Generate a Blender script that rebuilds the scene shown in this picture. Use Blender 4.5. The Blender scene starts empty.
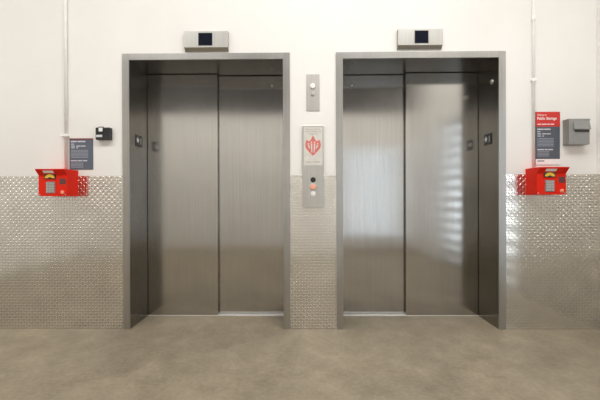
import bpy, bmesh, math, random
from mathutils import Matrix, Vector
S = bpy.context.scene
COL = S.collection
random.seed(4)

# ------------------------------------------------------------------ camera
RX = Vector((0.99994348, 0.01023125, -0.00289049))
FW = Vector((-0.01023954, 0.99994346, -0.00286994))
UP = Vector((0.00286097, 0.00289937, 0.99999170))
cam = bpy.data.cameras.new('camera')
cam.sensor_width = 36.0
cam.lens = 335.66 / 600 * 36
cam.clip_start = 0.02
co = bpy.data.objects.new('camera', cam)
COL.objects.link(co)
m = Matrix((RX, UP, -FW)).transposed().to_4x4()
m.translation = Vector((0.0, -2.6501, 1.027))
co.matrix_world = m
S.camera = co

# ------------------------------------------------------------------ light
w = bpy.data.worlds.new('world')
S.world = w
w.use_nodes = True
bg = w.node_tree.nodes['Background']
bg.inputs['Color'].default_value = (0.84, 0.92, 1.0, 1)
bg.inputs['Strength'].default_value = 4.0

def area(name, loc, sx, sy, watts, col, rot=(0, 0, 0), portal=False, spread=180):
    l = bpy.data.lights.new(name, 'AREA')
    l.shape = 'RECTANGLE'
    l.size = sx
    l.size_y = sy
    l.energy = watts
    l.color = col
    l.spread = math.radians(spread)
    if portal:
        l.cycles.is_portal = True
    o = bpy.data.objects.new(name, l)
    COL.objects.link(o)
    o.location = loc
    o.rotation_euler = rot
    return o

CEIL = 4.05
DOOR_Y0, DOOR_Y1, DOOR_H = -2.35, -0.98, 2.25     # glazed opening in the right wall
area('ceiling_lamp_middle', (0.25, -1.85, CEIL - 0.06), 2.0, 1.1, 78, (1.0, 0.975, 0.94))
area('ceiling_lamp_left', (-2.5, -2.25, CEIL - 0.06), 2.0, 1.1, 78, (1.0, 0.975, 0.94))
area('ceiling_lamp_right', (1.70, -2.2, CEIL - 0.06), 0.9, 0.5, 38, (1.0, 0.975, 0.94))
area('window_daylight', (1.45, -3.92, 1.15), 1.3, 1.9, 1, (1, 1, 1), (math.radians(90), 0, 0), portal=True)
area('door_daylight', (2.36, (DOOR_Y0 + DOOR_Y1) / 2, DOOR_H / 2), DOOR_H, DOOR_Y1 - DOOR_Y0, 1, (1, 1, 1),
     (0, math.radians(90), 0), portal=True)

S.view_settings.view_transform = 'Standard'
S.view_settings.look = 'None'
S.view_settings.gamma = 1
S.view_settings.use_curve_mapping = False
S.view_settings.exposure = -0.18
S.cycles.max_bounces = 10
S.cycles.diffuse_bounces = 6
S.cycles.glossy_bounces = 6
S.cycles.sample_clamp_indirect = 8

# ------------------------------------------------------------------ materials
def new_mat(name):
    mt = bpy.data.materials.new(name)
    mt.use_nodes = True
    nt = mt.node_tree
    return mt, nt, nt.nodes['Principled BSDF']

def N(nt, typ, **kw):
    n = nt.nodes.new(typ)
    for k, v in kw.items():
        setattr(n, k, v)
    return n

def math_node(nt, op, a, b=None, c=None, clamp=False):
    n = nt.nodes.new('ShaderNodeMath')
    n.operation = op
    n.use_clamp = clamp
    for i, v in enumerate((a, b, c)):
        if v is None:
            continue
        if isinstance(v, (int, float)):
            n.inputs[i].default_value = v
        else:
            nt.links.new(v, n.inputs[i])
    return n.outputs[0]

def noise(nt, scale, detail=4, rough=0.55, stretch=(1, 1, 1)):
    tc = nt.nodes.new('ShaderNodeTexCoord')
    mp = nt.nodes.new('ShaderNodeMapping')
    mp.inputs['Scale'].default_value = stretch
    nt.links.new(tc.outputs['Object'], mp.inputs['Vector'])
    n = nt.nodes.new('ShaderNodeTexNoise')
    n.inputs['Scale'].default_value = scale
    n.inputs['Detail'].default_value = detail
    n.inputs['Roughness'].default_value = rough
    nt.links.new(mp.outputs['Vector'], n.inputs['Vector'])
    return n.outputs['Fac']

def ramp(nt, fac, stops):
    r = nt.nodes.new('ShaderNodeValToRGB')
    while len(r.color_ramp.elements) < len(stops):
        r.color_ramp.elements.new(0.5)
    for e, (p, c) in zip(r.color_ramp.elements, stops):
        e.position = p
        e.color = (c[0], c[1], c[2], 1)
    nt.links.new(fac, r.inputs['Fac'])
    return r.outputs['Color']

def bump(nt, b, h, strength, dist):
    n = nt.nodes.new('ShaderNodeBump')
    n.inputs['Strength'].default_value = strength
    n.inputs['Distance'].default_value = dist
    nt.links.new(h, n.inputs['Height'])
    nt.links.new(n.outputs['Normal'], b.inputs['Normal'])

def plain(name, col, rough=0.5, metal=0.0, vary=0.06, emit=None, spec=0.5):
    mt, nt, b = new_mat(name)
    f = noise(nt, 30, 3)
    lo = tuple(max(0, c * (1 - vary)) for c in col)
    hi = tuple(min(1, c * (1 + vary)) for c in col)
    nt.links.new(ramp(nt, f, [(0.3, lo), (0.7, hi)]), b.inputs['Base Color'])
    b.inputs['Roughness'].default_value = rough
    b.inputs['Metallic'].default_value = metal
    b.inputs['Specular IOR Level'].default_value = spec
    if emit:
        b.inputs['Emission Color'].default_value = (*col, 1)
        b.inputs['Emission Strength'].default_value = emit
    return mt

def wall_paint():
    mt, nt, b = new_mat('wall_paint')
    f = noise(nt, 1.3, 5)
    nt.links.new(ramp(nt, f, [(0.3, (0.80, 0.785, 0.755)), (0.7, (0.86, 0.845, 0.82))]), b.inputs['Base Color'])
    b.inputs['Roughness'].default_value = 0.55
    bump(nt, b, noise(nt, 90, 3), 0.12, 0.004)
    return mt

def concrete():
    mt, nt, b = new_mat('concrete_floor')
    f1 = noise(nt, 1.1, 8, 0.62)
    f2 = noise(nt, 5.5, 8, 0.68)
    f3 = noise(nt, 40, 5, 0.6)
    f = math_node(nt, 'ADD', math_node(nt, 'MULTIPLY', f1, 0.40),
                  math_node(nt, 'ADD', math_node(nt, 'MULTIPLY', f2, 0.40), math_node(nt, 'MULTIPLY', f3, 0.20)))
    c = ramp(nt, f, [(0.34, (0.155, 0.128, 0.088)), (0.46, (0.255, 0.213, 0.149)), (0.55, (0.325, 0.272, 0.193)), (0.66, (0.44, 0.37, 0.27))])
    nt.links.new(c, b.inputs['Base Color'])
    r = math_node(nt, 'MULTIPLY_ADD', f2, 0.35, 0.32)
    nt.links.new(r, b.inputs['Roughness'])
    bump(nt, b, f3, 0.08, 0.004)
    return mt

def brushed(name, col, rough=0.2, grain=(260, 260, 1.6), aniso=0.75):
    mt, nt, b = new_mat(name)
    f = noise(nt, 1.0, 2, 0.5, grain)
    cloud = noise(nt, 2.2, 5, 0.6)
    g = math_node(nt, 'ADD', math_node(nt, 'MULTIPLY', f, 0.55), math_node(nt, 'MULTIPLY', cloud, 0.45))
    lo = tuple(c * 0.88 for c in col)
    hi = tuple(min(1, c * 1.1) for c in col)
    nt.links.new(ramp(nt, g, [(0.32, lo), (0.68, hi)]), b.inputs['Base Color'])
    b.inputs['Metallic'].default_value = 1.0
    nt.links.new(math_node(nt, 'MULTIPLY_ADD', cloud, 0.14, rough - 0.07), b.inputs['Roughness'])
    bump(nt, b, f, 0.10, 0.0004)
    # vertical grain: the reflections smear sideways
    b.inputs['Anisotropic'].default_value = aniso
    ge = nt.nodes.new('ShaderNodeNewGeometry')
    cr = N(nt, 'ShaderNodeVectorMath', operation='CROSS_PRODUCT')
    nt.links.new(ge.outputs['True Normal'], cr.inputs[0])
    cr.inputs[1].default_value = (0.0, 0.02, 1.0)
    nt.links.new(cr.outputs[0], b.inputs['Tangent'])
    return mt

def tread(name, col, axis, cell=0.0225):
    mt, nt, b = new_mat(name)
    tc = nt.nodes.new('ShaderNodeTexCoord')
    sp = nt.nodes.new('ShaderNodeSeparateXYZ')
    nt.links.new(tc.outputs['Object'], sp.inputs[0])
    u = math_node(nt, 'DIVIDE', sp.outputs[axis], cell)
    v = math_node(nt, 'DIVIDE', sp.outputs['Z'], cell)
    iu = math_node(nt, 'FLOOR', u)
    iv = math_node(nt, 'FLOOR', v)
    fu = math_node(nt, 'SUBTRACT', math_node(nt, 'SUBTRACT', u, iu), 0.5)
    fv = math_node(nt, 'SUBTRACT', math_node(nt, 'SUBTRACT', v, iv), 0.5)
    par = math_node(nt, 'FLOORED_MODULO', math_node(nt, 'ADD', iu, iv), 2.0)
    s = math_node(nt, 'MULTIPLY_ADD', par, 2.0, -1.0)
    sv = math_node(nt, 'MULTIPLY', s, fv)
    a = math_node(nt, 'ADD', fu, sv)
    c = math_node(nt, 'SUBTRACT', fu, sv)
    e = math_node(nt, 'ADD', math_node(nt, 'POWER', math_node(nt, 'DIVIDE', math_node(nt, 'ABSOLUTE', a), 0.70), 2.0),
                  math_node(nt, 'POWER', math_node(nt, 'DIVIDE', math_node(nt, 'ABSOLUTE', c), 0.26), 2.0))
    mask = math_node(nt, 'LESS_THAN', e, 1.0)
    k = 0.0020 / cell
    ga = math_node(nt, 'MULTIPLY', a, 2 * k / 0.70 ** 2)
    gc = math_node(nt, 'MULTIPLY', c, 2 * k / 0.26 ** 2)
    du = math_node(nt, 'MULTIPLY', mask, math_node(nt, 'ADD', ga, gc))
    dv = math_node(nt, 'MULTIPLY', mask, math_node(nt, 'MULTIPLY', s, math_node(nt, 'SUBTRACT', ga, gc)))
    cx = nt.nodes.new('ShaderNodeCombineXYZ')
    nt.links.new(du, cx.inputs[0 if axis == 'X' else 1])
    nt.links.new(dv, cx.inputs[2])
    ge = nt.nodes.new('ShaderNodeNewGeometry')
    ad = N(nt, 'ShaderNodeVectorMath', operation='ADD')
    nt.links.new(ge.outputs['True Normal'], ad.inputs[0])
    nt.links.new(cx.outputs[0], ad.inputs[1])
    nv = N(nt, 'ShaderNodeVectorMath', operation='NORMALIZE')
    nt.links.new(ad.outputs[0], nv.inputs[0])
    nt.links.new(nv.outputs[0], b.inputs['Normal'])
    cl = noise(nt, 6, 4)
    lo = tuple(x * 0.93 for x in col)
    hi = tuple(min(1, x * 1.06) for x in col)
    nt.links.new(ramp(nt, cl, [(0.3, lo), (0.7, hi)]), b.inputs['Base Color'])
    b.inputs['Metallic'].default_value = 1.0
    b.inputs['Roughness'].default_value = 0.15
    return mt

M = dict(
    wall=wall_paint(),
    floor=concrete(),
    ceiling=plain('ceiling_paint', (0.10, 0.098, 0.095), 0.8),
    band=plain('added_band_dark', (0.09, 0.088, 0.085), 0.7),  # for the band added behind the camera, seen only in reflections
    steel=brushed('brushed_steel', (0.485, 0.472, 0.447), 0.155, aniso=0.7),
    frame=brushed('frame_steel', (0.44, 0.43, 0.41), 0.36, aniso=0.4),
    lining=brushed('shaded_lining_steel', (0.26, 0.248, 0.228), 0.20, aniso=0.5),  # frame's steel darkened: recess shade put into the colour
    soffit=brushed('shaded_soffit_steel', (0.14, 0.132, 0.12), 0.22, aniso=0.3),  # darker still: shade under the head put into the colour
    indicator=brushed('indicator_steel', (0.42, 0.41, 0.385), 0.42, aniso=0.3),
    plate=brushed('panel_steel', (0.56, 0.543, 0.51), 0.46, aniso=0.3),
    alu=plain('sill_aluminium', (0.85, 0.84, 0.82), 0.55, 0.6),
    tread_x=tread('tread_plate', (0.71, 0.69, 0.645), 'X'),
    tread_y=tread('tread_plate_side', (0.71, 0.69, 0.645), 'Y'),
    gap=plain('dark_gap', (0.02, 0.02, 0.02), 0.8),
    black=plain('black_plastic', (0.018, 0.018, 0.02), 0.42),
    screen=plain('screen_glass', (0.012, 0.014, 0.024), 0.08),
    red=plain('red_enamel', (0.74, 0.018, 0.004), 0.5, vary=0.04, spec=0.2),
    dred=plain('dark_red', (0.20, 0.02, 0.015), 0.5),
    white=plain('white_plastic', (0.82, 0.81, 0.79), 0.4),
    conduit=plain('painted_conduit', (0.90, 0.885, 0.86), 0.4, vary=0.03),
    placard=plain('placard_white', (0.66, 0.64, 0.59), 0.45),
    yellow=plain('yellow_label', (0.80, 0.52, 0.04), 0.5),
    key=plain('keypad_metal', (0.55, 0.54, 0.52), 0.35, 0.7),
    keyplate=plain('keypad_plate', (0.30, 0.30, 0.30), 0.4, 0.5),
    grey=plain('grey_enamel', (0.27, 0.275, 0.265), 0.45),
    dgrey=plain('dark_grey', (0.07, 0.07, 0.07), 0.5),
    slate=plain('sign_slate', (0.105, 0.125, 0.165), 0.4, vary=0.03),
    slate2=plain('sign_slate_right', (0.085, 0.10, 0.125), 0.4, vary=0.03),
    signred=plain('sign_red', (0.62, 0.03, 0.022), 0.4, vary=0.03),
    signwhite=plain('sign_white', (0.84, 0.83, 0.81), 0.4, vary=0.02),
    signtext=plain('sign_text', (0.62, 0.64, 0.68), 0.5, vary=0.02),
    signdim=plain('sign_text_dim', (0.26, 0.29, 0.34), 0.5, vary=0.02),
    textgrey=plain('text_grey', (0.25, 0.24, 0.22), 0.5),
    emblem=plain('emblem_red', (0.68, 0.17, 0.145), 0.5),
    lamp=plain('lamp_lens', (0.95, 0.88, 0.84), 0.3, emit=0.35),
    glow=plain('button_glow', (0.80, 0.36, 0.25), 0.35, emit=0.12),
    slat=plain('louvre_slat', (0.35, 0.36, 0.37), 0.5),
    brightred=plain('button_orange', (0.95, 0.36, 0.22), 0.4),
)

# ------------------------------------------------------------------ mesh helpers
def box(bm, x0, x1, y0, y1, z0, z1, bev=0.0):
    t = bmesh.new()
    bmesh.ops.create_cube(t, size=1)
    for v in t.verts:
        v.co = Vector(((x0 + x1) / 2 + v.co.x * (x1 - x0), (y0 + y1) / 2 + v.co.y * (y1 - y0), (z0 + z1) / 2 + v.co.z * (z1 - z0)))
    if bev:
        bmesh.ops.bevel(t, geom=list(t.edges), offset=bev, segments=2, affect='EDGES', profile=0.6)
    join(bm, t)

def join(bm, t):
    me = bpy.data.meshes.new('tmp')
    t.to_mesh(me)
    t.free()
    bm.from_mesh(me)
    bpy.data.meshes.remove(me)

def prism(bm, prof, x0, x1, bev=0.0):
    """closed (y, z) profile swept along x"""
    t = bmesh.new()
    a = [t.verts.new((x0, y, z)) for y, z in prof]
    b = [t.verts.new((x1, y, z)) for y, z in prof]
    t.faces.new(a)
    t.faces.new(b[::-1])
    n = len(prof)
    for i in range(n):
        j = (i + 1) % n
        t.faces.new((a[j], a[i], b[i], b[j]))
    bmesh.ops.recalc_face_normals(t, faces=t.faces)
    if bev:
        bmesh.ops.bevel(t, geom=list(t.edges), offset=bev, segments=2, affect='EDGES', profile=0.6)
    join(bm, t)

def plate_xz(bm, pts, y0, y1):
    """polygon in (x, z) with thickness between y0 (front) and y1"""
    t = bmesh.new()
    a = [t.verts.new((x, y0, z)) for x, z in pts]
    b = [t.verts.new((x, y1, z)) for x, z in pts]
    t.faces.new(a)
    t.faces.new(b[::-1])
    n = len(pts)
    for i in range(n):
        j = (i + 1) % n
        t.faces.new((a[j], a[i], b[i], b[j]))
    bmesh.ops.recalc_face_normals(t, faces=t.faces)
    join(bm, t)

def lathe(bm, prof, loc, axis='y', seg=24):
    """(radius, distance) profile turned about an axis; distance runs along -y, +z, or +-x"""
    t = bmesh.new()
    rings = []
    for r, d in prof:
        ring = []
        for k in range(seg):
            a = 2 * math.pi * k / seg
            c, s = r * math.cos(a), r * math.sin(a)
            p = {'y': (c, -d, s), 'z': (c, s, d), 'x': (d, c, s), '-x': (-d, c, s)}[axis]
            ring.append(t.verts.new((loc[0] + p[0], loc[1] + p[1], loc[2] + p[2])))
        rings.append(ring)
    for q in range(len(rings) - 1):
        for k in range(seg):
            j = (k + 1) % seg
            t.faces.new((rings[q][k], rings[q][j], rings[q + 1][j], rings[q + 1][k]))
    t.faces.new(rings[0])
    t.faces.new(rings[-1][::-1])
    bmesh.ops.recalc_face_normals(t, faces=t.faces)
    for f in t.faces:
        f.smooth = len(f.verts) == 4
    join(bm, t)

def obj(name, bm, mat, parent=None):
    """one mesh object; bm is in world coordinates"""
    me = bpy.data.meshes.new(name)
    bm.to_mesh(me)
    bm.free()
    if isinstance(mat, str):
        mat = M[mat]
    me.materials.append(mat)
    o = bpy.data.objects.new(name, me)
    COL.objects.link(o)
    if parent is not None:
        o.parent = parent
        base = Vector((0, 0, 0))
        p = parent
        while p is not None:
            base += p.location
            p = p.parent
        me.transform(Matrix.Translation(-base))
    return o

def thing(name, label, cat, loc, group=None):
    o = bpy.data.objects.new(name, None)
    o.empty_display_size = 0.05
    COL.objects.link(o)
    o.location = loc
    o['label'] = label
    o['category'] = cat
    if group:
        o['group'] = group
    return o

def struct(name, bm, mat):
    o = obj(name, bm, mat)
    o['kind'] = 'structure'
    return o

def B(*boxes, bev=0.0):
    bm = bmesh.new()
    for b in boxes:
        box(bm, *b, bev=bev)
    return bm

def text_bm(body, x, z, size, y, width=None, align='LEFT', bold=0.0, depth=0.0006):
    cu = bpy.data.curves.new('t', 'FONT')
    cu.body = body
    cu.size = size
    cu.align_x = align
    cu.extrude = depth / 2
    cu.offset = bold
    cu.resolution_u = 2
    o = bpy.data.objects.new('t', cu)
    COL.objects.link(o)
    dg = bpy.context.evaluated_depsgraph_get()
    dg.update()
    me = bpy.data.meshes.new_from_object(o.evaluated_get(dg))
    bpy.data.objects.remove(o)
    xs = [v.co.x for v in me.vertices]
    k = 1.0
    if width and xs:
        k = width / (max(xs) - min(xs))
    off = min(xs) if align == 'LEFT' else (min(xs) + max(xs)) / 2
    bm = bmesh.new()
    bm.from_mesh(me)
    bpy.data.meshes.remove(me)
    for v in bm.verts:
        v.co = Vector((x + (v.co.x - off) * k, y - v.co.z, z + v.co.y))
    return bm

# ------------------------------------------------------------------ geometry constants
X1, X2, X3, X4 = -1.376, -0.159, 0.312, 1.529     # clear openings of the two lifts
H = 2.13
JW, HH = 0.054, 0.049                              # width of the frame's face, height of its head
D1, D2 = 0.30, 0.345                               # fast and slow door leaf fronts
XR, XL, YB = 2.293, -4.2, -3.85
WT = 0.56
LINE = 0.016

# ------------------------------------------------------------------ room
struct('floor', B((XL, 4.6, YB, WT, -0.15, 0.0)), 'floor')
struct('ceiling', B((XL, XR + 0.15, YB, WT, CEIL, CEIL + 0.12)), 'ceiling')
HX = [(X1 - LINE - 0.001, X2 + LINE + 0.001), (X3 - LINE - 0.001, X4 + LINE + 0.001)]
HT = H + LINE + 0.001
struct('wall_front', B(
    (XL, HX[0][0], 0, WT, 0, CEIL), (HX[0][1], HX[1][0], 0, WT, 0, CEIL), (HX[1][1], XR + 0.15, 0, WT, 0, CEIL),
    (HX[0][0], HX[0][1], 0, WT, HT, CEIL), (HX[1][0], HX[1][1], 0, WT, HT, CEIL),
    (HX[0][0], HX[0][1], 0.47, WT, 0, HT), (HX[1][0], HX[1][1], 0.47, WT, 0, HT)), 'wall')
struct('wall_right', B(
    (XR, XR + 0.15, DOOR_Y1, 0, 0, CEIL), (XR, XR + 0.15, YB, DOOR_Y0, 0, CEIL),
    (XR, XR + 0.15, DOOR_Y0, DOOR_Y1, DOOR_H, CEIL)), 'wall')
struct('wall_left', B((XL - 0.15, XL, YB, WT, 0, CEIL)), 'wall')
WX0, WX1, WZ0, WZ1 = 0.80, 2.10, 0.20, 2.10
struct('wall_back', B((XL - 0.15, WX0, YB - 0.15, YB, 0, CEIL), (WX1, XR + 0.15, YB - 0.15, YB, 0, CEIL),
                      (WX0, WX1, YB - 0.15, YB, 0, WZ0), (WX0, WX1, YB - 0.15, YB, WZ1, CEIL)), 'wall')
struct('added_reflection_band', B((XL, XR, YB, YB + 0.02, 2.85, CEIL)), 'band')  # unseen band, added to darken reflections in the door tops
d = bmesh.new()
for k in range(19):  # slats added to dim daylight from this unseen opening
    box(d, WX0, WX1, YB - 0.06, YB - 0.02, WZ0 + 0.1 * k, WZ0 + 0.1 * k + 0.062)
struct('window_1', d, 'slat')
# louvred daylight door in the right wall, beside the camera
d = bmesh.new()
for z in [0.03 + 0.165 * k for k in range(14)]:
    box(d, XR + 0.03, XR + 0.08, DOOR_Y0, DOOR_Y1, z - 0.045, z + 0.045)
box(d, XR + 0.02, XR + 0.09, DOOR_Y0, DOOR_Y0 + 0.06, 0, DOOR_H)
box(d, XR + 0.02, XR + 0.09, DOOR_Y1 - 0.06, DOOR_Y1, 0, DOOR_H)
struct('door_1', d, 'slat')
# tread plate wainscot
TZ = 1.216
struct('trim_1', B((XL, X1 - JW, -0.004, 0, 0, TZ)), 'tread_x')
struct('trim_2', B((X2 + JW, X3 - JW, -0.004, 0, 0, TZ)), 'tread_x')
struct('trim_3', B((X4 + JW, XR, -0.004, 0, 0, TZ)), 'tread_x')
struct('trim_4', B((XR - 0.004, XR, DOOR_Y1, -0.004, 0, TZ)), 'tread_y')

# ------------------------------------------------------------------ the two lifts
def lift(xa, xb, fast_left, split, label, holes):
    t = thing('elevator_entrance', label, 'elevator', ((xa + xb) / 2, 0, 0), 'steel elevator entrances')
    py = -0.010
    for s, x in ((-1, xa), (1, xb)):
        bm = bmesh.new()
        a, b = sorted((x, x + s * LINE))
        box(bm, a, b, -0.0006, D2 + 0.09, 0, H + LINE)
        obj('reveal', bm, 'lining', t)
        bm = bmesh.new()
        a, b = sorted((x, x + s * JW))
        box(bm, a, b, py, -0.0006, 0, H + HH)
        obj('jamb', bm, 'frame', t)
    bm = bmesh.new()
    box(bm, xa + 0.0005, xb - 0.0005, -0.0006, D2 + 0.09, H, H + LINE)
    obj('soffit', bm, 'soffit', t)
    bm = bmesh.new()
    box(bm, xa + 0.001, xb - 0.001, py, -0.0006, H, H + HH)
    obj('header', bm, 'frame', t)
    # door leaves
    lap = 0.02
    if fast_left:
        fx, sx = (xa + 0.003, split), (split - lap, xb - 0.003)
    else:
        fx, sx = (split, xb - 0.003), (xa + 0.003, split + lap)
    fl = obj('door_panel', B((fx[0], fx[1], D1, D1 + 0.032, 0.006, H - 0.004), bev=0.002), 'steel', t)
    sl = obj('door_panel', B((sx[0], sx[1], D2, D2 + 0.032, 0.010, H - 0.004), bev=0.002), 'steel', t)
    for hx in holes:
        bm = bmesh.new()
        lathe(bm, [(0.013, -0.001), (0.013, 0.002), (0.009, 0.004), (0.005, 0.004)], (hx, D2, 2.04))
        obj('keyhole_cap', bm, 'plate', sl)
    obj('sill', B((xa + 0.002, xb - 0.002, D1 - 0.004, D2 + 0.085, -0.002, 0.004)), 'alu', t)
    return t

lift_a = lift(X1, X2, True, -0.757, 'left stainless steel elevator with closed doors, beside the small black wall box', [-0.275])
lift_b = lift(X3, X4, False, 0.899, 'right stainless steel elevator with closed doors, bright streaks of daylight on its right leaf', [0.432])
bm = bmesh.new()
lathe(bm, [(0.020, 0.0), (0.020, 0.004), (0.012, 0.010), (0.006, 0.012)], (X4, 0.085, 1.97), axis='-x')
o = obj('jamb_lens', bm, 'plate', lift_b)

# floor plates screwed to the reveals
def star(cx, cz, r, n=5):
    p = []
    for k in range(2 * n):
        a = math.pi / 2 + math.pi * k / n
        q = r if k % 2 == 0 else r * 0.42
        p.append((cx + q * math.cos(a), cz + q * math.sin(a)))
    return p

def jamb_sign(x, side, label):
    """black plate on a reveal: side +1 faces +x, -1 faces -x"""
    yc, zc = 0.145, 1.515
    t = thing('floor_sign', label, 'sign', (x, yc, zc), 'floor signs on the elevator jambs')
    def face(bm):       # built facing -y about the origin, turned to face +-x
        bmesh.ops.transform(bm, matrix=Matrix.Translation((x, yc, zc)) @ Matrix.Rotation(side * math.pi / 2, 4, 'Z'), verts=bm.verts)
        return bm
    obj('plate', face(B((-0.055, 0.055, -0.004, 0, -0.046, 0.046), bev=0.0015)), 'black', t)
    b = bmesh.new()
    plate_xz(b, star(-0.024, 0.004, 0.027), -0.0055, -0.003)
    obj('star', face(b), 'white', t)
    b = text_bm('1', 0.026, -0.026, 0.075, -0.005, align='CENTER', depth=0.001)
    obj('numeral', face(b), 'signtext', t)
    bm = bmesh.new()
    return t

jamb_sign(X1, 1, 'small black floor sign with white star on the left elevator jamb')
jamb_sign(X4, -1, 'small black floor sign with white star on the right elevator jamb')

# ------------------------------------------------------------------ floor indicators above the doors
def indicator(x0, x1, z0, z1, s0, s1, label):
    t = thing('floor_indicator', label, 'display', ((x0 + x1) / 2, 0, z0), 'floor indicators above the elevators')
    bm = bmesh.new()
    prism(bm, [(0, z0), (-0.012, z0), (-0.032, z0 + 0.022), (-0.032, z1), (0, z1)], x0, x1, bev=0.0015)
    obj('housing', bm, 'indicator', t)
    zc = (z0 + 0.022 + z1) / 2
    obj('screen_bezel', B((s0 - 0.004, s1 + 0.004, -0.0335, -0.030, zc - 0.050, zc + 0.050)), 'dgrey', t)
    obj('screen', B((s0, s1, -0.035, -0.031, zc - 0.046, zc + 0.046)), 'screen', t)
    for sx in (x0 + 0.012, x1 - 0.012):
        bm = bmesh.new()
        lathe(bm, [(0.004, 0.0), (0.004, 0.0015), (0.002, 0.002)], (sx, -0.0315, z1 - 0.012), seg=12)
        obj('screw', bm, 'key', t)

indicator(-0.929, -0.586, 2.192, 2.341, -0.815, -0.711, 'steel floor indicator with dark square screen above the left elevator')
indicator(0.738, 1.083, 2.198, 2.345, 0.870, 0.970, 'steel floor indicator with dark square screen above the right elevator')

# ------------------------------------------------------------------ plates between the lifts
t = thing('lantern_plate', 'narrow steel wall plate with a round white lamp, above the call panel between the elevators', 'switch plate', (0.077, 0, 1.72))
obj('plate', B((0.025, 0.129, -0.006, 0, 1.721, 2.009), bev=0.0015), 'plate', t)
bm = bmesh.new()
lathe(bm, [(0.023, 0.0), (0.023, 0.005), (0.019, 0.006)], (0.075, -0.006, 1.914))
obj('lamp_ring', bm, 'key', t)
bm = bmesh.new()
lathe(bm, [(0.019, 0.0), (0.019, 0.006), (0.014, 0.011), (0.006, 0.013)], (0.075, -0.007, 1.914))
obj('lamp', bm, 'lamp', t)
bm = bmesh.new()
lathe(bm, [(0.014, 0.0), (0.014, 0.006), (0.010, 0.008), (0.004, 0.008)], (0.077, -0.006, 1.851))
ks = obj('key_switch', bm, 'key', t)
obj('key_slot', B((0.0755, 0.0785, -0.0146, -0.0135, 1.845, 1.857)), 'black', ks)

t = thing('call_panel', 'tall steel elevator call panel with red fire notice and buttons between the elevators', 'call panel', (0.077, 0, 0.958))
obj('plate', B((-0.006, 0.160, -0.022, -0.004, 0.957, 1.602), bev=0.003), 'plate', t)
obj('mounting_box', B((0.000, 0.154, -0.005, 0.0, 0.963, 1.596)), 'dgrey', t)
pl = obj('notice', B((0.004, 0.150, -0.0245, -0.0215, 1.290, 1.588), bev=0.0008), 'placard', t)
bm = bmesh.new()
for body, z, wd in (('IN CASE OF FIRE', 1.566, 0.112), ('ELEVATORS ARE OUT', 1.548, 0.124), ('OF SERVICE', 1.530, 0.078)):
    join(bm, text_bm(body, 0.077, z, 0.0135, -0.0246, wd, 'CENTER'))
obj('notice_text', bm, 'textgrey', pl)
obj('notice_text', text_bm('USE STAIRS', 0.077, 1.312, 0.0135, -0.0246, 0.11, 'CENTER'), 'textgrey', pl)
# fire emblem: flames gathered to a point with pale figures in front
cx, cz = 0.076, 1.440
half = [(0.032, -0.044), (0.056, -0.014), (0.062, 0.010), (0.058, 0.030), (0.050, 0.050), (0.040, 0.042), (0.030, 0.038), (0.020, 0.046), (0.012, 0.060)]
fl = [(0, -0.076)] + half + [(0, 0.084)] + [(-a, b) for a, b in half[::-1]]
bm = bmesh.new()
plate_xz(bm, [(cx + a, cz + b) for a, b in fl], -0.0254, -0.0240)
em = obj('fire_emblem', bm, 'emblem', pl)
bm = bmesh.new()
for q in (-0.036, -0.012, 0.012, 0.036):
    top = cz + (0.026 if abs(q) < 0.02 else 0.014)
    low = cz - (0.050 if abs(q) < 0.02 else 0.018)
    lathe(bm, [(0.0062, 0.0), (0.0062, 0.001)], (cx + q, -0.0252, top + 0.004), seg=14)
    plate_xz(bm, [(cx + q - 0.0065, top - 0.006), (cx + q + 0.0065, top - 0.006), (cx + q * 0.72 + 0.004, low), (cx + q * 0.72 - 0.004, low)], -0.0262, -0.0252)
obj('figure_marks', bm, 'placard', em)
bm = bmesh.new()
lathe(bm, [(0.021, 0.0), (0.021, 0.003), (0.018, 0.004)], (0.076, -0.0215, 1.177))
obj('key_switch', bm, 'black', t)
bm = bmesh.new()
lathe(bm, [(0.030, 0.0), (0.030, 0.003), (0.025, 0.004)], (0.076, -0.0215, 1.122))
rg = obj('button_ring', bm, 'plate', t)
bm = bmesh.new()
lathe(bm, [(0.022, 0.0), (0.022, 0.004), (0.018, 0.006), (0.009, 0.0065)], (0.076, -0.0235, 1.122))
obj('call_button', bm, 'glow', t)
bm = bmesh.new()
lathe(bm, [(0.020, 0.0), (0.020, 0.005), (0.016, 0.007), (0.008, 0.0075)], (0.075, -0.0215, 1.068))
obj('call_button', bm, 'white', t)
for sx in (0.006, 0.148):
    for sz in (0.972, 1.270):
        bm = bmesh.new()
        lathe(bm, [(0.0035, 0.0), (0.0035, 0.0015), (0.002, 0.002)], (sx, -0.0215, sz), seg=12)
        obj('screw', bm, 'key', t)

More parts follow.
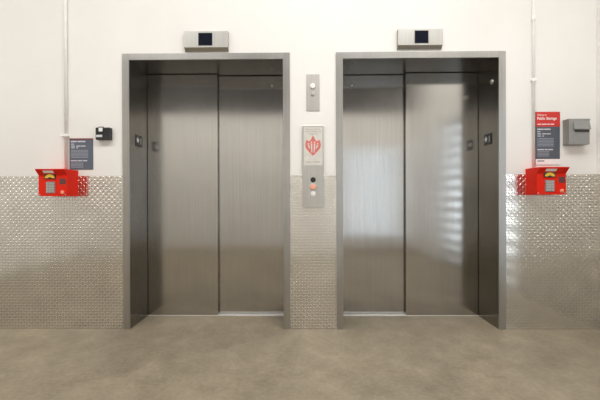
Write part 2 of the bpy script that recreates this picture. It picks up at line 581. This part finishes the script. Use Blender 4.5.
# ------------------------------------------------------------------ red keypad boxes
def red_box(xa, xb, label):
    z0, z1 = 1.055, 1.258
    t = thing('access_keypad', label, 'keypad', ((xa + xb) / 2, 0, z0), 'red access keypads')
    bm = bmesh.new()
    prism(bm, [(-0.004, z0), (-0.13, z0), (-0.13, 1.212), (-0.164, z1 - 0.006), (-0.164, z1), (0, z1), (0, TZ + 0.002), (-0.004, TZ + 0.002)], xa, xb, bev=0.0022)
    obj('housing', bm, 'red', t)
    F = -0.13
    # keypad
    kx0, kx1, kz0, kz1 = xa + 0.060, xa + 0.128, 1.077, 1.163
    kp = obj('keypad', B((kx0, kx1, F - 0.004, F + 0.002, kz0, kz1), bev=0.001), 'keyplate', t)
    cw, ch = (kx1 - kx0 - 0.008) / 3, (kz1 - kz0 - 0.008) / 4
    for r in range(4):
        for c in range(3):
            x, z = kx0 + 0.004 + c * cw, kz0 + 0.004 + r * ch
            obj('key', B((x + 0.002, x + cw - 0.002, F - 0.0085, F - 0.003, z + 0.002, z + ch - 0.002), bev=0.001), 'key', kp)
    # speaker grille
    g = bmesh.new()
    box(g, xa + 0.163, xa + 0.207, F - 0.003, F + 0.002, 1.143, 1.187, bev=0.001)
    gr = obj('speaker_grille', g, 'dgrey', t)
    g = bmesh.new()
    for k in range(5):
        z = 1.149 + k * 0.008
        box(g, xa + 0.168, xa + 0.202, F - 0.0045, F - 0.002, z, z + 0.0035)
    obj('grille_bars', g, 'dred', gr)
    bm = bmesh.new()
    lathe(bm, [(0.014, 0.0), (0.014, 0.004), (0.010, 0.007), (0.004, 0.008)], (xa + 0.184, F, 1.083))
    obj('button', bm, 'brightred', t)
    for sx, sz in ((xa + 0.206, 1.066), (xa + 0.010, 1.066)):
        bm = bmesh.new()
        lathe(bm, [(0.0045, 0.0), (0.0045, 0.002), (0.002, 0.003)], (sx, F, sz), seg=12)
        obj('screw', bm, 'key', t)
    # labels on the sloped face under the brow
    a = Vector((0, F, 1.212)); b = Vector((0, -0.164, z1 - 0.006))
    L = (b - a).length
    u = (b - a) / L
    nrm = Vector((0, -u.z, u.y))
    if nrm.y > 0:
        nrm = -nrm
    def slope(bm):     # (x, -depth, distance up the slope) -> world
        for v in bm.verts:
            p = a + u * v.co.z + nrm * (-v.co.y)
            v.co = Vector((xa + v.co.x, p.y, p.z))
        return bm
    obj('white_strip', slope(B((0.052, 0.130, -0.0014, 0.0005, 0.022, 0.043))), 'signwhite', t)
    lb = obj('arc_label', B((xa + 0.050, xa + 0.134, F - 0.007, F + 0.001, 1.184, 1.224), bev=0.001), 'black', t)
    arc = bmesh.new()
    pts = []
    for k in range(13):
        q = math.pi * k / 12
        pts.append((xa + 0.092 + 0.037 * math.cos(q), 1.190 + 0.029 * math.sin(q)))
    for k in range(9):
        q = math.pi - math.pi * k / 8
        pts.append((xa + 0.092 + 0.014 * math.cos(q), 1.190 + 0.008 * math.sin(q)))
    plate_xz(arc, pts, F - 0.0082, F - 0.0065)
    obj('yellow_arc', arc, 'yellow', lb)
    return t

red_box(-2.005, -1.788, 'red keypad box under the plain slate sign, left of both elevators')
red_box(1.740, 1.957, 'red keypad box under the tall red and slate sign, right of both elevators')

# ------------------------------------------------------------------ signs
def sign_bars(x0, rows, y):
    bm = bmesh.new()
    for z, h, segs in rows:
        for a, b in segs:
            box(bm, x0 + a, x0 + b, y - 0.0008, y + 0.0005, z - h / 2, z + h / 2)
    return bm

t = thing('wall_sign', 'plain slate notice with pale text on the left wall above the red keypad box', 'sign', (-1.762, 0, 1.27))
x0, x1, z0, z1 = -1.855, -1.668, 1.266, 1.513
obj('panel', B((x0, x1, -0.005, 0, z0, z1), bev=0.001), 'slate', t)
obj('top_edge', B((x0, x1, -0.0062, -0.003, z1 - 0.010, z1)), 'dred', t)
y = -0.0055
obj('heading', sign_bars(x0, [(1.488, 0.010, [(0.012, 0.060), (0.066, 0.128)])], y), 'signtext', t)
obj('heading', sign_bars(x0, [(1.336, 0.008, [(0.012, 0.062), (0.067, 0.100), (0.106, 0.142)])], y), 'signtext', t)
obj('hours_text', sign_bars(x0, [(1.468, 0.006, [(0.014, 0.038)]), (1.452, 0.007, [(0.014, 0.042), (0.055, 0.088), (0.092, 0.128)]), (1.438, 0.006, [(0.014, 0.042), (0.055, 0.070)])], y), 'signtext', t)
obj('small_text', sign_bars(x0, [(1.418 - 0.011 * k, 0.006, [(0.012, 0.150)]) for k in range(6)] + [(1.318 - 0.011 * k, 0.006, [(0.012, 0.110)]) for k in range(4)], y), 'signdim', t)

t = thing('wall_sign', 'tall wall sign with red top and slate body, left of the grey box', 'sign', (1.911, 0, 1.29))
x0, x1, z0, z1 = 1.817, 2.006, 1.290, 1.703
obj('panel', B((x0, x1, -0.005, 0, z0, z1), bev=0.001), 'slate2', t)
obj('red_header', B((x0, x1, -0.0060, -0.003, 1.588, z1)), 'signred', t)
obj('white_footer', B((x0, x1, -0.0060, -0.003, z0, 1.334)), 'signwhite', t)
y = -0.0062
bm = text_bm('Welcome to', x0 + 0.013, 1.672, 0.022, y, 0.070)
obj('small_heading', bm, 'signwhite', t)
bm = text_bm('Public Storage', x0 + 0.013, 1.642, 0.030, y, 0.150, bold=0.0006)
obj('name_lettering', bm, 'signwhite', t)
obj('subheading', sign_bars(x0, [(1.606, 0.007, [(0.014, 0.042), (0.047, 0.085), (0.090, 0.112), (0.117, 0.142)])], y), 'signwhite', t)
y = -0.0055
obj('heading', sign_bars(x0, [(1.567, 0.009, [(0.013, 0.062), (0.067, 0.115)])], y), 'signtext', t)
obj('heading', sign_bars(x0, [(1.408, 0.009, [(0.013, 0.066), (0.071, 0.092), (0.097, 0.134)])], y), 'signtext', t)
obj('hours_text', sign_bars(x0, [(1.548, 0.006, [(0.014, 0.036)]), (1.531, 0.007, [(0.014, 0.040), (0.052, 0.082), (0.086, 0.116)]), (1.514, 0.006, [(0.014, 0.040), (0.052, 0.064)])], y), 'signtext', t)
obj('small_text', sign_bars(x0, [(1.494 - 0.0115 * k, 0.006, [(0.013, 0.140)]) for k in range(6)] + [(1.392 - 0.0115 * k, 0.006, [(0.013, 0.105)]) for k in range(4)], y), 'signdim', t)
obj('footer_text', sign_bars(x0, [(1.319, 0.008, [(0.014, 0.066)])], -0.0062), 'slate', t)

# ------------------------------------------------------------------ other wall boxes
t = thing('wall_reader', 'small black wall box with white marks, between the slate sign and the left elevator', 'reader', (-1.572, 0, 1.50))
bm = bmesh.new()
box(bm, -1.625, -1.513, -0.042, 0, 1.496, 1.592, bev=0.006)
obj('housing', bm, 'black', t)
bm = bmesh.new()
prism(bm, [(-0.040, 1.553), (-0.049, 1.556), (-0.047, 1.594), (-0.040, 1.598)], -1.599, -1.559, bev=0.002)
hd = obj('sensor_head', bm, 'black', t)
obj('white_window', B((-1.594, -1.564, -0.0505, -0.046, 1.558, 1.588)), 'white', hd)
obj('white_label', B((-1.619, -1.571, -0.0432, -0.041, 1.516, 1.533)), 'signtext', t)

t = thing('drop_box', 'grey metal wall box with a hooded slot, right of the tall red and slate sign', 'box', (2.08, 0, 1.43))
bm = bmesh.new()
gx0, gx1, gz0, gz1 = 2.030, 2.186, 1.438, 1.630
box(bm, gx0, gx1, -0.065, 0, gz0, gz1, bev=0.003)
obj('body', bm, 'grey', t)
bm = bmesh.new()
prism(bm, [(-0.064, gz1 + 0.004), (0, gz1 + 0.004), (0, gz1 + 0.001), (-0.064, gz1 - 0.010), (-0.0655, gz1 - 0.010)], gx0 - 0.004, gx1 + 0.004)
obj('lid_rim', bm, 'grey', t)
bm = bmesh.new()
prism(bm, [(-0.064, 1.616), (-0.068, 1.616), (-0.082, 1.556), (-0.082, 1.550), (-0.064, 1.550)], gx0 + 0.030, gx1 - 0.004, bev=0.0015)
hood = obj('slot_hood', bm, 'grey', t)
obj('slot', B((gx0 + 0.042, gx1 - 0.004, -0.0665, -0.063, 1.532, 1.549)), 'dgrey', t)

# ------------------------------------------------------------------ conduits
def conduit(name, label, pts, r, fittings, straps):
    t = thing(name, label, 'conduit', (pts[0][0], 0, pts[0][2]), 'white conduits above the keypad boxes')
    bm = bmesh.new()
    lathe(bm, [(r, 0.0), (r, pts[1][2] - pts[0][2])], pts[0], axis='z', seg=20)
    obj('pipe', bm, 'conduit', t)
    for x, z, rr, hh in fittings:
        bm = bmesh.new()
        lathe(bm, [(r, -hh / 2), (rr, -hh / 2 + 0.003), (rr, hh / 2 - 0.003), (r, hh / 2)], (x, pts[0][1], z), axis='z', seg=20)
        obj('coupling', bm, 'conduit', t)
    for x, z, a, b in straps:
        obj('strap', B((x - a, x + b, -2 * r - 0.004, 0, z - 0.010, z + 0.010), bev=0.002), 'conduit', t)

conduit('wall_conduit', 'white painted pipe on the left wall running down to the red keypad box',
        [(-1.876, -0.0115, 1.262), (-1.876, -0.0115, CEIL)], 0.0110, [(-1.876, 2.75, 0.014, 0.05)], [(-1.876, 1.535, 0.036, 0.022)])
conduit('wall_conduit', 'slim white painted pipe on the right wall beside the tall red and slate sign',
        [(1.797, -0.0105, 1.262), (1.797, -0.0105, CEIL)], 0.0100, [(1.797, 2.43, 0.0135, 0.045)], [(1.797, 1.95, 0.018, 0.018)])
